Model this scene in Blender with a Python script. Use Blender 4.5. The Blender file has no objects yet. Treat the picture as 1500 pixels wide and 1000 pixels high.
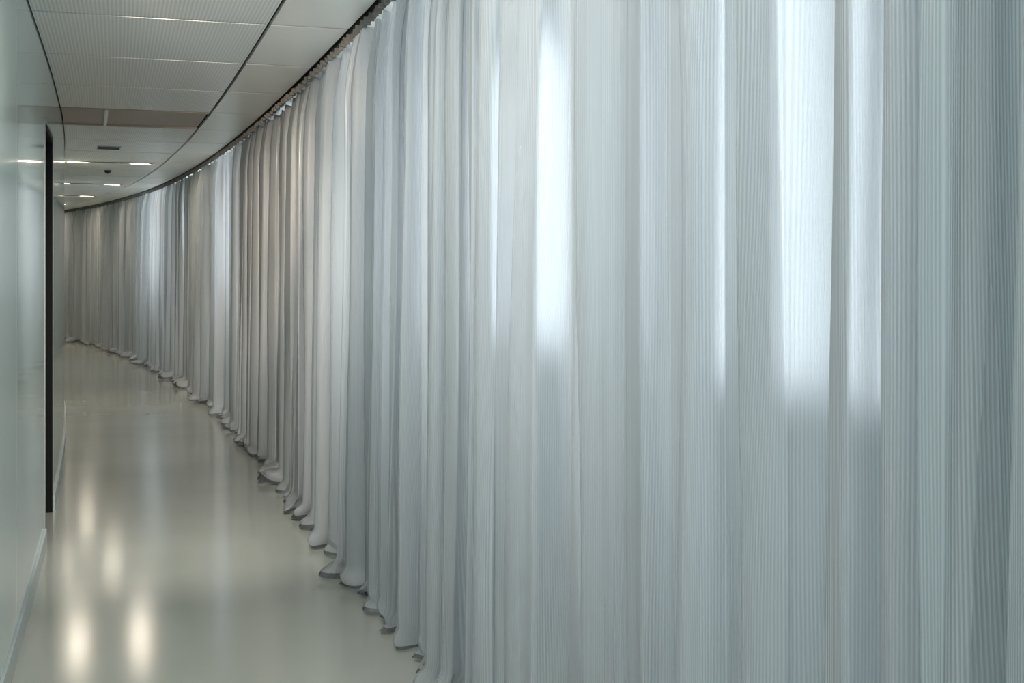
import bpy, math, numpy as np
from mathutils import Vector
sc=bpy.context.scene
try:
    sc.view_settings.view_transform='Standard'
    sc.view_settings.look='None'
except Exception as e: print(e)

# ---------------- plan curve of the curtain track ----------------
pts=np.array([(-4,2.25),(-2,1.68),(0,1.10),(1.5,.65),(3,.20),(4.59,-.306),(5.47,-.578),(6.41,-.89),(7.26,-1.17),(7.76,-1.336),(8.96,-1.74),
(11.8,-2.70),(13.1,-3.12),(16.4,-4.52),(17.2,-4.80),(20.0,-6.13),(20.4,-6.3),(22.6,-7.5),(25.8,-9.4)])
co=np.polyfit(pts[:,0],pts[:,1],4)
Yt=np.linspace(-5,34,8000)
Xt=np.polyval(co,Yt)
dco=np.polyder(co)
mx=Yt>27
X27=np.polyval(co,27.);m27=np.polyval(dco,27.)
Xt[mx]=X27+m27*(Yt[mx]-27)-.012*(Yt[mx]-27)**2
St=np.concatenate([[0],np.cumsum(np.hypot(np.diff(Xt),np.diff(Yt)))])
St-=np.interp(0,Yt,St)
Tx=np.gradient(Xt,St);Ty=np.gradient(Yt,St)
def P(s,o):
    s=np.asarray(s,float)
    x=np.interp(s,St,Xt);y=np.interp(s,St,Yt)
    tx=np.interp(s,St,Tx);ty=np.interp(s,St,Ty)
    n=np.hypot(tx,ty);tx,ty=tx/n,ty/n
    return x-ty*o, y+tx*o, tx, ty
H=2.70;WO=1.50

def mesh_obj(name,verts,faces,mat,uvs=None,smooth=False,parent=None,col=None):
    me=bpy.data.meshes.new(name)
    me.from_pydata(verts,[],faces)
    if uvs is not None:
        l=me.uv_layers.new(name="UVMap")
        l.data.foreach_set("uv",np.asarray(uvs,dtype=np.float32).ravel())
    me.materials.append(mat)
    if smooth:
        me.polygons.foreach_set("use_smooth",[True]*len(me.polygons))
    me.update()
    ob=bpy.data.objects.new(name,me)
    sc.collection.objects.link(ob)
    if parent: ob.parent=parent
    return ob

class B:
    """accumulates curved boxes that follow the corridor"""
    def __init__(s): s.v=[];s.f=[];s.uv=[]
    def box(self,s0,s1,o0,o1,z0,z1,ds=.25):
        n=max(1,int(math.ceil((s1-s0)/ds)))
        ss=np.linspace(s0,s1,n+1)
        b=len(self.v)
        for s in ss:
            for (o,z) in ((o0,z0),(o1,z0),(o1,z1),(o0,z1)):
                x,y,_,_=P(s,o); self.v.append((float(x),float(y),z))
        oz=((o0,z0),(o1,z0),(o1,z1),(o0,z1))
        for i in range(n):
            for k in range(4):
                k2=(k+1)%4
                a=b+i*4+k;c=b+i*4+k2;d=b+(i+1)*4+k2;e=b+(i+1)*4+k
                self.f.append((a,e,d,c))
                idx=0 if k in(0,2) else 1
                for (si,kk) in((ss[i],k),(ss[i+1],k),(ss[i+1],k2),(ss[i],k2)):
                    self.uv.append((si,oz[kk][idx]))
        self.f.append((b,b+1,b+2,b+3)); self.uv+= [oz[0],oz[1],oz[2],oz[3]]
        e=b+n*4
        self.f.append((e+3,e+2,e+1,e)); self.uv+= [oz[3],oz[2],oz[1],oz[0]]
        return self
    def obj(self,name,mat,parent=None): return mesh_obj(name,self.v,self.f,mat,self.uv,parent=parent)

def empty(name,loc=(0,0,0)):
    e=bpy.data.objects.new(name,None);sc.collection.objects.link(e);e.location=loc;e.empty_display_size=.1
    return e

# ---------------- materials ----------------
def newmat(name):
    m=bpy.data.materials.new(name);m.use_nodes=True
    nt=m.node_tree
    for n in list(nt.nodes): nt.nodes.remove(n)
    out=nt.nodes.new('ShaderNodeOutputMaterial')
    return m,nt,out
def N(nt,t,**kw):
    n=nt.nodes.new(t)
    for k,v in kw.items():
        if hasattr(n,k): setattr(n,k,v)
        else: n.inputs[k].default_value=v
    return n
def math_(nt,op,a,b=None,c=None):
    n=nt.nodes.new('ShaderNodeMath');n.operation=op
    for i,q in enumerate((a,b,c)):
        if q is None: continue
        if isinstance(q,(int,float)): n.inputs[i].default_value=q
        else: nt.links.new(q,n.inputs[i])
    return n.outputs[0]
def pbr(name,col,rough=.5,metal=0,noise=0,nscale=5,bump=0,spec=.5,coat=0,coatr=.05):
    m,nt,out=newmat(name)
    p=N(nt,'ShaderNodeBsdfPrincipled')
    p.inputs['Base Color'].default_value=(*col,1);p.inputs['Roughness'].default_value=rough;p.inputs['Metallic'].default_value=metal
    p.inputs['Specular IOR Level'].default_value=spec
    p.inputs['Coat Weight'].default_value=coat;p.inputs['Coat Roughness'].default_value=coatr
    tc=N(nt,'ShaderNodeTexCoord')
    nz=N(nt,'ShaderNodeTexNoise');nz.inputs['Scale'].default_value=nscale;nz.inputs['Detail'].default_value=4
    nt.links.new(tc.outputs['Object'],nz.inputs['Vector'])
    mix=N(nt,'ShaderNodeMix',data_type='RGBA')
    mix.inputs[6].default_value=(*[c*(1-noise) for c in col],1);mix.inputs[7].default_value=(*[min(1,c*(1+noise)) for c in col],1)
    nt.links.new(nz.outputs['Fac'],mix.inputs[0]);nt.links.new(mix.outputs[2],p.inputs['Base Color'])
    if bump:
        bp=N(nt,'ShaderNodeBump');bp.inputs['Strength'].default_value=bump;bp.inputs['Distance'].default_value=.01
        nt.links.new(nz.outputs['Fac'],bp.inputs['Height']);nt.links.new(bp.outputs[0],p.inputs['Normal'])
    nt.links.new(p.outputs[0],out.inputs[0])
    return m
def emit(name,col,st):
    m,nt,out=newmat(name)
    e=N(nt,'ShaderNodeEmission');e.inputs[0].default_value=(*col,1);e.inputs[1].default_value=st
    nt.links.new(e.outputs[0],out.inputs[0]);return m

def fabric(name,col,trans,refr):
    m,nt,out=newmat(name)
    uv=N(nt,'ShaderNodeUVMap');uv.uv_map="UVMap"
    sp=N(nt,'ShaderNodeSeparateXYZ');nt.links.new(uv.outputs[0],sp.inputs[0])
    mp=N(nt,'ShaderNodeMapping');mp.inputs['Scale'].default_value=(14,1.6,1)
    nt.links.new(uv.outputs[0],mp.inputs[0])
    nz=N(nt,'ShaderNodeTexNoise');nz.inputs['Scale'].default_value=1;nz.inputs['Detail'].default_value=3
    nt.links.new(mp.outputs[0],nz.inputs['Vector'])
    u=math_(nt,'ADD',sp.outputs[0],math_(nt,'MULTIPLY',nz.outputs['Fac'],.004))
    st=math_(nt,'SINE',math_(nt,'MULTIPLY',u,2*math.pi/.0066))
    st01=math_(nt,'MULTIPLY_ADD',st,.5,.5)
    hem_shade=math_(nt,'LESS_THAN',sp.outputs[1],.022)  # stitched hem band, with the shadow edge along the floor painted in
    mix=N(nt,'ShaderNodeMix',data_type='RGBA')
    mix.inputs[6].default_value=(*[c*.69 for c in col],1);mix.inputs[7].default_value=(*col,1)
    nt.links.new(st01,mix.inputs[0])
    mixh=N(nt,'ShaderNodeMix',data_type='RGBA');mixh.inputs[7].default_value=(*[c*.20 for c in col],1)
    nt.links.new(hem_shade,mixh.inputs[0]);nt.links.new(mix.outputs[2],mixh.inputs[6])
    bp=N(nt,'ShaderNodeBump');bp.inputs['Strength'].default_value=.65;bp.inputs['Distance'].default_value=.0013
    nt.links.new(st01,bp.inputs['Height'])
    d=N(nt,'ShaderNodeBsdfDiffuse');t=N(nt,'ShaderNodeBsdfTranslucent');tr=N(nt,'ShaderNodeBsdfRefraction')
    tr.inputs['IOR'].default_value=1.12;tr.inputs['Roughness'].default_value=.70;tr.inputs['Color'].default_value=(.96,.98,1,1)
    g=N(nt,'ShaderNodeBsdfGlossy');g.inputs['Roughness'].default_value=.40;g.inputs['Color'].default_value=(.9,.92,.95,1)
    for x in(d,t): nt.links.new(mixh.outputs[2],x.inputs['Color'])
    for x in(d,g): nt.links.new(bp.outputs[0],x.inputs['Normal'])
    m1=N(nt,'ShaderNodeMixShader');m1.inputs[0].default_value=trans
    nt.links.new(d.outputs[0],m1.inputs[1]);nt.links.new(t.outputs[0],m1.inputs[2])
    m2=N(nt,'ShaderNodeMixShader');m2.inputs[0].default_value=.07
    nt.links.new(m1.outputs[0],m2.inputs[1]);nt.links.new(g.outputs[0],m2.inputs[2])
    m3=N(nt,'ShaderNodeMixShader')
    fac=math_(nt,'MULTIPLY_ADD',st01,-refr*.5,refr*1.25)
    fac=math_(nt,'MULTIPLY',fac,math_(nt,'MULTIPLY_ADD',hem_shade,-.7,1.0))
    nt.links.new(fac,m3.inputs[0])
    nt.links.new(m2.outputs[0],m3.inputs[1]);nt.links.new(tr.outputs[0],m3.inputs[2])
    nt.links.new(m3.outputs[0],out.inputs[0])
    return m
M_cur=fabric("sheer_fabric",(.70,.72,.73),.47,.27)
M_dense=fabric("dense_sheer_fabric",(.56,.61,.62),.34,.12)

def floor_mat():
    m,nt,out=newmat("polished_resin_floor")
    p=N(nt,'ShaderNodeBsdfPrincipled')
    tc=N(nt,'ShaderNodeTexCoord')
    nz=N(nt,'ShaderNodeTexNoise');nz.inputs['Scale'].default_value=1.3;nz.inputs['Detail'].default_value=5
    nt.links.new(tc.outputs['Object'],nz.inputs['Vector'])
    mix=N(nt,'ShaderNodeMix',data_type='RGBA');mix.inputs[6].default_value=(.355,.36,.315,1);mix.inputs[7].default_value=(.415,.425,.375,1)
    nt.links.new(nz.outputs['Fac'],mix.inputs[0]);nt.links.new(mix.outputs[2],p.inputs['Base Color'])
    n2=N(nt,'ShaderNodeTexNoise');n2.inputs['Scale'].default_value=3.0;n2.inputs['Detail'].default_value=2
    nt.links.new(tc.outputs['Object'],n2.inputs['Vector'])
    bp=N(nt,'ShaderNodeBump');bp.inputs['Strength'].default_value=.05;bp.inputs['Distance'].default_value=.01
    nt.links.new(n2.outputs['Fac'],bp.inputs['Height']);nt.links.new(bp.outputs[0],p.inputs['Normal'])
    r=math_(nt,'MULTIPLY_ADD',nz.outputs['Fac'],.06,.12)
    nt.links.new(r,p.inputs['Roughness'])
    p.inputs['Specular IOR Level'].default_value=1.0
    nt.links.new(p.outputs[0],out.inputs[0]);return m
M_floor=floor_mat()
def perf_mat(name,col,dots):
    m,nt,out=newmat(name)
    p=N(nt,'ShaderNodeBsdfPrincipled');p.inputs['Roughness'].default_value=.36;p.inputs['Metallic'].default_value=.4
    uv=N(nt,'ShaderNodeUVMap');uv.uv_map="UVMap"
    sp=N(nt,'ShaderNodeSeparateXYZ');nt.links.new(uv.outputs[0],sp.inputs[0])
    if dots:
        k=2*math.pi/.036
        a=math_(nt,'SINE',math_(nt,'MULTIPLY',sp.outputs[0],k));b=math_(nt,'SINE',math_(nt,'MULTIPLY',sp.outputs[1],k))
        d=math_(nt,'GREATER_THAN',math_(nt,'ABSOLUTE',math_(nt,'MULTIPLY',a,b)),.5)
        mix=N(nt,'ShaderNodeMix',data_type='RGBA');mix.inputs[6].default_value=(*col,1);mix.inputs[7].default_value=(*[c*.74 for c in col],1)
        nt.links.new(d,mix.inputs[0]);nt.links.new(mix.outputs[2],p.inputs['Base Color'])
    else: p.inputs['Base Color'].default_value=(*col,1)
    nt.links.new(p.outputs[0],out.inputs[0]);return m
M_perf=perf_mat("perforated_metal_tile",(.96,.965,.93),True)
M_tile=perf_mat("painted_metal_tile",(.95,.945,.89),False)
M_void=pbr("ceiling_void",(.02,.02,.02),.9)
M_brown=pbr("bronze_metal",(.58,.48,.40),.5,.0)
M_wallL=pbr("backpainted_glass",(.54,.655,.64),.085,0,.03,1.5,0,.8)
M_base=pbr("satin_aluminium",(.50,.56,.55),.3,.2,.03)
M_casing=pbr("casing_grey",(.30,.34,.33),.4,.2,.03)
M_black=pbr("black_lacquer",(.004,.004,.004),.6,spec=.15)
M_wall=pbr("painted_plaster",(.64,.72,.76),.8,0,.04,3,.05)
M_frame=pbr("window_frame_grey",(.50,.55,.57),.45,.2)
M_rail=pbr("track_metal",(.06,.055,.05),.4,.6)
M_hook=pbr("carrier_plastic",(.16,.15,.135),.5)
M_frost=emit("frosted_daylight_glass",(.80,.91,1.0),2.0)
M_slot=emit("clear_daylight_glass",(.88,.95,1.0),11.0)
M_line=emit("linear_lens",(1,.95,.86),1.6)

# ---------------- shell ----------------
S0,S1=-3.2,31
b=B();b.box(S0,S1,WO+.35,-.85,-.10,0,.4);floor=b.obj("floor",M_floor)

# ceiling
ceil=empty("ceiling",(0,0,0))
b=B();b.box(S0,S1,WO+.35,-.85,H+.06,H+.12,.4);b.obj("slab_backing",M_void,ceil)
SE=.42; pitch=1.2; seam0=6.36
bp_=B();bt=B();bn=B();bk=B();k=-8;g=.017;gl=.010
while seam0+k*pitch<S1:
    a=seam0+k*pitch;c=a+pitch
    if c>S0:
        a2=max(a,S0)
        if k==3:
            bn.box(a2+g,a2+.06,SE+gl,WO-.006,H-.004,H+.03); bn.box(c-.06,c-g,SE+gl,WO-.006,H-.004,H+.03)
            bn.box(a2+.06,c-.06,SE+gl,WO-.006,H+.012,H+.03)
            bk.box(a2+.06,c-.06,1.16,1.185,H-.004,H+.012)
        else:
            bp_.box(a2+g,c-g,SE+gl,WO-.006,H,H+.025)
        bt.box(a2+g,c-g,.035,SE-gl,H,H+.025)
        bt.box(a2+g,c-g,-.68,-.035,H,H+.025)
    k+=1
bp_.obj("perforated_tiles",M_perf,ceil);bt.obj("border_tiles",M_tile,ceil);bn.obj("bronze_niche_tile",M_brown,ceil);bk.obj("niche_divider",M_tile,ceil)

# curtain track
track=empty("curtain_track")
b=B();b.box(S0+.1,S1-.2,-.016,.016,H-.012,H+.05);b.obj("rail",M_rail,track)
rng=np.random.RandomState(5)
b=B()
s=-2.9
while s<29.5:
    w=.006+.008*rng.rand();z=H-.040-.01*rng.rand();oo=.018+.018*rng.rand()
    b.box(s,s+w,.0,oo,z,H-.012)
    b.box(s-.008,s+w+.008,oo-.008,oo+.012,z-.012,z+.004)
    s+=.07+.08*rng.rand()
b.obj("carriers",M_hook,track)

# left wall with doorway
D0,D1,DH=7.60,8.50,2.30
lw=empty("wall_left")
b=B()
edges=[S0,-1.9,-.4,1.1,2.6,4.1,5.6,D0-.07,D1+.07,10.1,11.6,13.1,14.6,16.1,17.6,19,21,23,25,28,S1]
for a,c in zip(edges[:-1],edges[1:]):
    if abs(a-(D0-.07))<1e-6: b.box(a+.002,c-.002,WO,WO+.03,DH+.05,H+.02,.1)
    else: b.box(a+.002,c-.002,WO,WO+.03,.10,H+.02,.1)
b.obj("glass_panels",M_wallL,lw)
b=B();b.box(S0,D0-.03,WO+.035,WO+.30,0,H+.05);b.box(D1+.03,S1,WO+.035,WO+.30,0,H+.05);b.box(D0-.03,D1+.03,WO+.035,WO+.30,DH+.03,H+.05)
b.obj("backing_wall",M_wall,lw)
b=B();b.box(S0,D0-.07,WO-.012,WO+.035,0,.095);b.box(D1+.07,S1,WO-.012,WO+.035,0,.095);b.obj("baseboard_left",M_base)
# door
door=empty("door_1")
b=B();b.box(D0-.03,D1+.03,WO+.20,WO+.25,0.004,DH+.03);b.obj("leaf",M_black,door)
b=B()
b.box(D0-.03,D0,WO+.0,WO+.20,0.001,DH);b.box(D1,D1+.03,WO+.0,WO+.20,.001,DH);b.box(D0-.03,D1+.03,WO,WO+.20,DH,DH+.03)
b.obj("reveal",M_black,door)
b=B();b.box(D0-.068,D0-.032,WO-.003,WO+.03,0.0,DH+.045);b.box(D1+.032,D1+.068,WO-.003,WO+.03,0,DH+.045);b.box(D0-.068,D1+.068,WO-.003,WO+.03,DH+.032,DH+.048)
b.obj("casing",M_casing,door)
b=B();b.box(D0+.08,D0+.20,WO+.14,WO+.155,1.02,1.04);b.box(D0+.085,D0+.10,WO+.155,WO+.2,1.022,1.038);b.obj("handle",M_rail,door)

# right (window) wall
wins=[(-1.2,.6),(2.72,3.85),(4.6,7.4),(12.6,13.8),(18.4,20.8)]
SZ,WT=1.14,2.60
rw=B();WI=-.66
rw.box(S0,S1,WI-.14,WI,0,SZ);rw.box(S0,S1,WI-.14,WI,WT,H+.05)
prev=S0
for a,c in wins+[(S1,S1)]:
    if a>prev: rw.box(prev,a,WI-.14,WI,SZ,WT)
    prev=c
rw.obj("wall_right",M_wall)
slots={1:[(2.86,.04),(3.20,.05),(3.50,.07)],2:[(5.02,.16),(5.6,.10),(6.3,.08)],0:[(0.,.1)],3:[(13.2,.2)],4:[(19.2,.25),(20.0,.25)]}
for i,(a,c) in enumerate(wins):
    e=empty("window_%d"%(i+1))
    f=B();f.box(a,c,WI-.10,WI-.02,SZ,SZ+.04);f.box(a,c,WI-.10,WI-.02,WT-.04,WT);f.box(a,a+.04,WI-.10,WI-.02,SZ,WT);f.box(c-.04,c,WI-.10,WI-.02,SZ,WT)
    f.box(a,c,WI-.02,WI+.06,SZ-.03,SZ)
    fr=B();sl=B();cur=a+.04
    for q,sw in slots[i]:
        w=sw/2
        fr.box(cur,q-w-.02,WI-.07,WI-.06,SZ+.04,WT-.04)
        f.box(q-w-.02,q-w,WI-.10,WI-.04,SZ,WT);f.box(q+w,q+w+.02,WI-.10,WI-.04,SZ,WT)
        sl.box(q-w,q+w,WI-.07,WI-.06,SZ+.04,WT-.04)
        cur=q+w+.02
    fr.box(cur,c-.04,WI-.07,WI-.06,SZ+.04,WT-.04)
    f.obj("frame",M_frame,e);fr.obj("frosted_panes",M_frost,e);sl.obj("clear_panes",M_slot,e)

# end walls
b=B();b.box(S0-.1,S0,WO+.35,1.40,-.1,H+.1);b.box(S0-.1,S0,-.1,-.85,-.1,H+.1);b.box(S0-.1,S0,1.40,-.1,-.1,.6);b.box(S0-.1,S0,1.40,-.1,2.5,H+.1)
b.obj("wall_back",M_wall)
e=empty("window_6")  # added glowing pane and frame, unseen fill from behind the camera
b=B();b.box(S0-.06,S0-.05,1.36,-.06,.64,2.46);b.obj("frosted_pane",emit("end_fill_glow",(.86,.96,1.0),3.6),e)
b=B();b.box(S0-.08,S0-.02,1.40,1.36,.6,2.5);b.box(S0-.08,S0-.02,-.06,-.1,.6,2.5);b.box(S0-.08,S0-.02,1.36,-.06,.6,.64);b.box(S0-.08,S0-.02,1.36,-.06,2.46,2.5);b.obj("frame",M_frame,e)
b=B();b.box(S1,S1+.1,WO+.35,-.85,-.1,H+.1);b.obj("wall_far",M_wall)

# ---------------- curtains ----------------
def n1(rs,x,scale):
    x=np.asarray(x)/scale
    i=np.floor(x).astype(int);f=x-i;f=f*f*(3-2*f)
    tab=rs.rand(4096)*2-1
    return tab[(i+1000)%4096]*(1-f)+tab[(i+1001)%4096]*f
def curtain(s0,s1,o0,seed,w0,amp,ds,poolk=1.,mat=None):
    rs=np.random.RandomState(seed)
    n=int((s1-s0)/ds)+1
    s=np.linspace(s0,s1,n)
    w=w0*np.exp(.60*n1(rs,s,.55)+.30*n1(rs,s,.23))
    ph=np.cumsum(2*np.pi/w)*(s[1]-s[0])+rs.rand()*6
    A=amp*(.80+.4*n1(rs,s,.33)+.25*n1(rs,s,.9)).clip(.2,1.5)
    drift=.018*n1(rs,s,1.1)
    q1=rs.rand(8)*6.28
    sub=n1(rs,s,.07)
    poolv=(n1(rs,s,.42)*.7+.45).clip(0,1)**1.8*(.4+.6*(.5+.5*np.cos(ph)))
    pool2=n1(rs,s,.12)
    ztop=H-.035
    rows=[]
    for z in np.linspace(ztop,.12,54): rows.append((z,0))
    for q in np.linspace(.1,1,11): rows.append((.12,q))
    V=[]
    for (z,q) in rows:
        zz=z*(1-q)
        tt=(zz/ztop)
        wob=.5*np.sin(s*3.1+q1[0]+zz*1.1)*(1-tt)+.4*np.sin(s*7.3+q1[1]-zz*1.7)*(1-tt)+.22*np.sin(s*13+zz*2.9+q1[2])
        f=ph+wob
        top=np.clip((zz-(ztop-.35))/.35,0,1)**2
        Ah=A*(1.05-.22*tt)*(1-.40*top)
        d=Ah*(.5+.5*np.cos(f))**1.0+.14*Ah*np.cos(2.37*f+q1[3]+.8*np.sin(zz+s))+.006*sub*(1-.3*tt)
        d=d+top*.010*np.cos(3*f)
        t=.34*A*np.sin(2*f)*(1-.3*top)-.12*A*np.sin(f)
        if q>0:
            push=poolk*(.004+.15*poolv)*np.sin(q*np.pi*.5)**1.6
            d=d+push+.020*np.sin(f*2.7+q*6)*q*poolk
            lift=.006+.06*poolk*poolv*np.sin(np.pi*q)*(.6+.4*np.sin(f*1.7+1))+.034*np.abs(pool2)*q
            zr=.12*(1-q)**1.2
            z_=np.maximum(zr,0)+lift*np.clip(q*1.5,0,1)
            t=t+.05*pool2*q
        else: z_=np.full(n,zz)
        if z==ztop and q==0: z_=z_+.008*np.cos(3*f)
        o=o0+d-.45*amp+drift*(1-.5*tt)
        x,y,tx,ty=P(s,o)
        V.append(np.stack([x+tx*t,y+ty*t,z_],1))
    V=np.array(V);R=len(rows)
    mid=V[30];u=np.concatenate([[0],np.cumsum(np.hypot(np.diff(mid[:,0]),np.diff(mid[:,1])))])
    vv=np.array([z*(1-q) for z,q in rows])
    idx=np.arange(R*n).reshape(R,n)
    F=np.stack([idx[:-1,:-1],idx[1:,:-1],idx[1:,1:],idx[:-1,1:]],-1).reshape(-1,4)
    U=np.stack([np.broadcast_to(u,(R,n)),np.broadcast_to(vv[:,None],(R,n))],-1).reshape(-1,2)
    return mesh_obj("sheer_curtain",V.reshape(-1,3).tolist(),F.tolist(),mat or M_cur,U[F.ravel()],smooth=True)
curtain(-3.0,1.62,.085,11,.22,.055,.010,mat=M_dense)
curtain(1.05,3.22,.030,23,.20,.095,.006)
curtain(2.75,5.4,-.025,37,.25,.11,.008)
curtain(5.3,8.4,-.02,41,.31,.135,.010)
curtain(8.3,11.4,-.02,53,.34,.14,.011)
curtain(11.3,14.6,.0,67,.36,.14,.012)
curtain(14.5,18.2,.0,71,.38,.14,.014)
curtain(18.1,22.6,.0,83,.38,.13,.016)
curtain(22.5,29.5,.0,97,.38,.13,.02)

# ---------------- lights ----------------
def area(name,s,o,z,size,power,col,parent=None,aim=None,shape='DISK',sy=None,spot=None):
    x,y,tx,ty=P(s,o)
    if spot:
        l=bpy.data.lights.new(name,'SPOT');l.spot_size=math.radians(spot);l.spot_blend=1.0;l.shadow_soft_size=size/2
    else:
        l=bpy.data.lights.new(name,'AREA');l.shape=shape;l.size=size
        if sy: l.size_y=sy
    l.energy=power;l.color=col
    ob=bpy.data.objects.new(name,l);sc.collection.objects.link(ob)
    ob.location=(float(x),float(y),z)
    ob.rotation_euler=(0,0,math.atan2(float(ty),float(tx))-math.pi/2)
    if aim is not None:
        ax,ay,_,_=P(aim[0],aim[1])
        d=Vector((float(ax),float(ay),aim[2]))-ob.location
        ob.rotation_euler=d.to_track_quat('-Z','Y').to_euler()
    if parent:
        bpy.context.view_layer.update()
        ob.parent=parent;ob.matrix_parent_inverse=parent.matrix_world.inverted()
    return ob
warm=(1,.87,.72);cool=(.94,.975,1.0);mid=(1,.95,.87)
for s,pw,cc in ((3.55,27,mid),(1.9,20,cool),(-.4,22,cool),(-2.4,28,cool)):
    e=empty("added_panel_fill")  # added panel out of frame, brightens the corridor floor and near curtains
    b=B();b.box(s-.02,s,.68,1.22,H-.008,H);b.box(s+1.0,s+1.02,.68,1.22,H-.008,H);b.box(s,s+1.0,.68,.70,H-.008,H);b.box(s,s+1.0,1.20,1.22,H-.008,H)
    b.obj("housing",M_hook,e)
    area("lamp",s+.5,.95,H-.006,.48,pw,cc,e,shape='RECTANGLE',sy=.98)
for (s,o,aim,pw,cone,cc) in [(4.72,1.12,(7.8,.0,2.0),170,54,warm),(4.72,1.28,(10.2,.0,1.8),700,26,warm),(4.72,.98,(13.0,.1,1.6),800,16,warm),(4.72,.85,(8.8,.85,0.),460,62,mid),(4.72,.66,(12.5,.75,0.2),900,22,mid)]:
    e=empty("added_spot_fill")  # added spot out of frame, lifts the mid-distance curtain and floor
    b=B();b.box(s-.12,s-.03,o-.045,o+.045,H-.11,H-.02);b.box(s-.08,s-.06,o-.01,o+.01,H-.02,H)
    b.obj("can",M_rail,e)
    area("lamp",s+.02,o,H-.07,.08,pw,cc,e,aim,spot=cone)
for (s,pw) in [(14.9,11),(18.8,6),(22,9),(25,10),(28,10)]:
    e=empty("linear_ceiling_light")
    b=B();b.box(s-.012,s,.54,1.46,H-.010,H);b.box(s+.05,s+.062,.54,1.46,H-.010,H);b.box(s,s+.05,.54,.55,H-.010,H);b.box(s,s+.05,1.45,1.46,H-.010,H);b.obj("housing",M_hook,e)
    b=B();b.box(s,s+.05,.79,1.23,H-.006,H-.002);b.obj("lens",M_line,e)
    for o in (1.34,.67): area("lamp",s+.025,o,H-.0065,.20,pw,warm,e,shape='RECTANGLE',sy=.045)

# vent, detector
b=B();e=empty("air_vent")
b.box(12.95,13.25,.98,1.20,H-.008,H);b.obj("plate",M_frame,e)
b=B()
for i in range(6): b.box(12.97+i*.045,12.985+i*.045,.99,1.19,H-.012,H-.008)
b.obj("louvres",M_rail,e)
x,y,_,_=P(16.2,.95);e=empty("smoke_detector",(float(x),float(y),H))
n=24;prof=[(.04,0),(.04,-.015),(.03,-.028),(.015,-.04),(.001,-.04)]
v=[];f=[]
for i in range(n):
    a=2*math.pi*i/n
    for rr,z in prof: v.append((rr*math.cos(a),rr*math.sin(a),z))
m_=len(prof)
for i in range(n):
    j=(i+1)%n
    for k in range(m_-1): f.append((i*m_+k,i*m_+k+1,j*m_+k+1,j*m_+k))
mesh_obj("body",v,f,M_rail,parent=e,smooth=True)

# world
w=bpy.data.worlds.new("World");sc.world=w;w.use_nodes=True
w.node_tree.nodes['Background'].inputs[0].default_value=(.6,.75,.9,1);w.node_tree.nodes['Background'].inputs[1].default_value=.5

cam=bpy.data.cameras.new("Camera");co_=bpy.data.objects.new("Camera",cam);sc.collection.objects.link(co_)
co_.location=(0,0,1.53);co_.rotation_euler=(math.radians(90),0,0)
cam.lens=43.2;cam.sensor_width=36;cam.shift_y=-110/1500;cam.clip_start=.02
sc.camera=co_
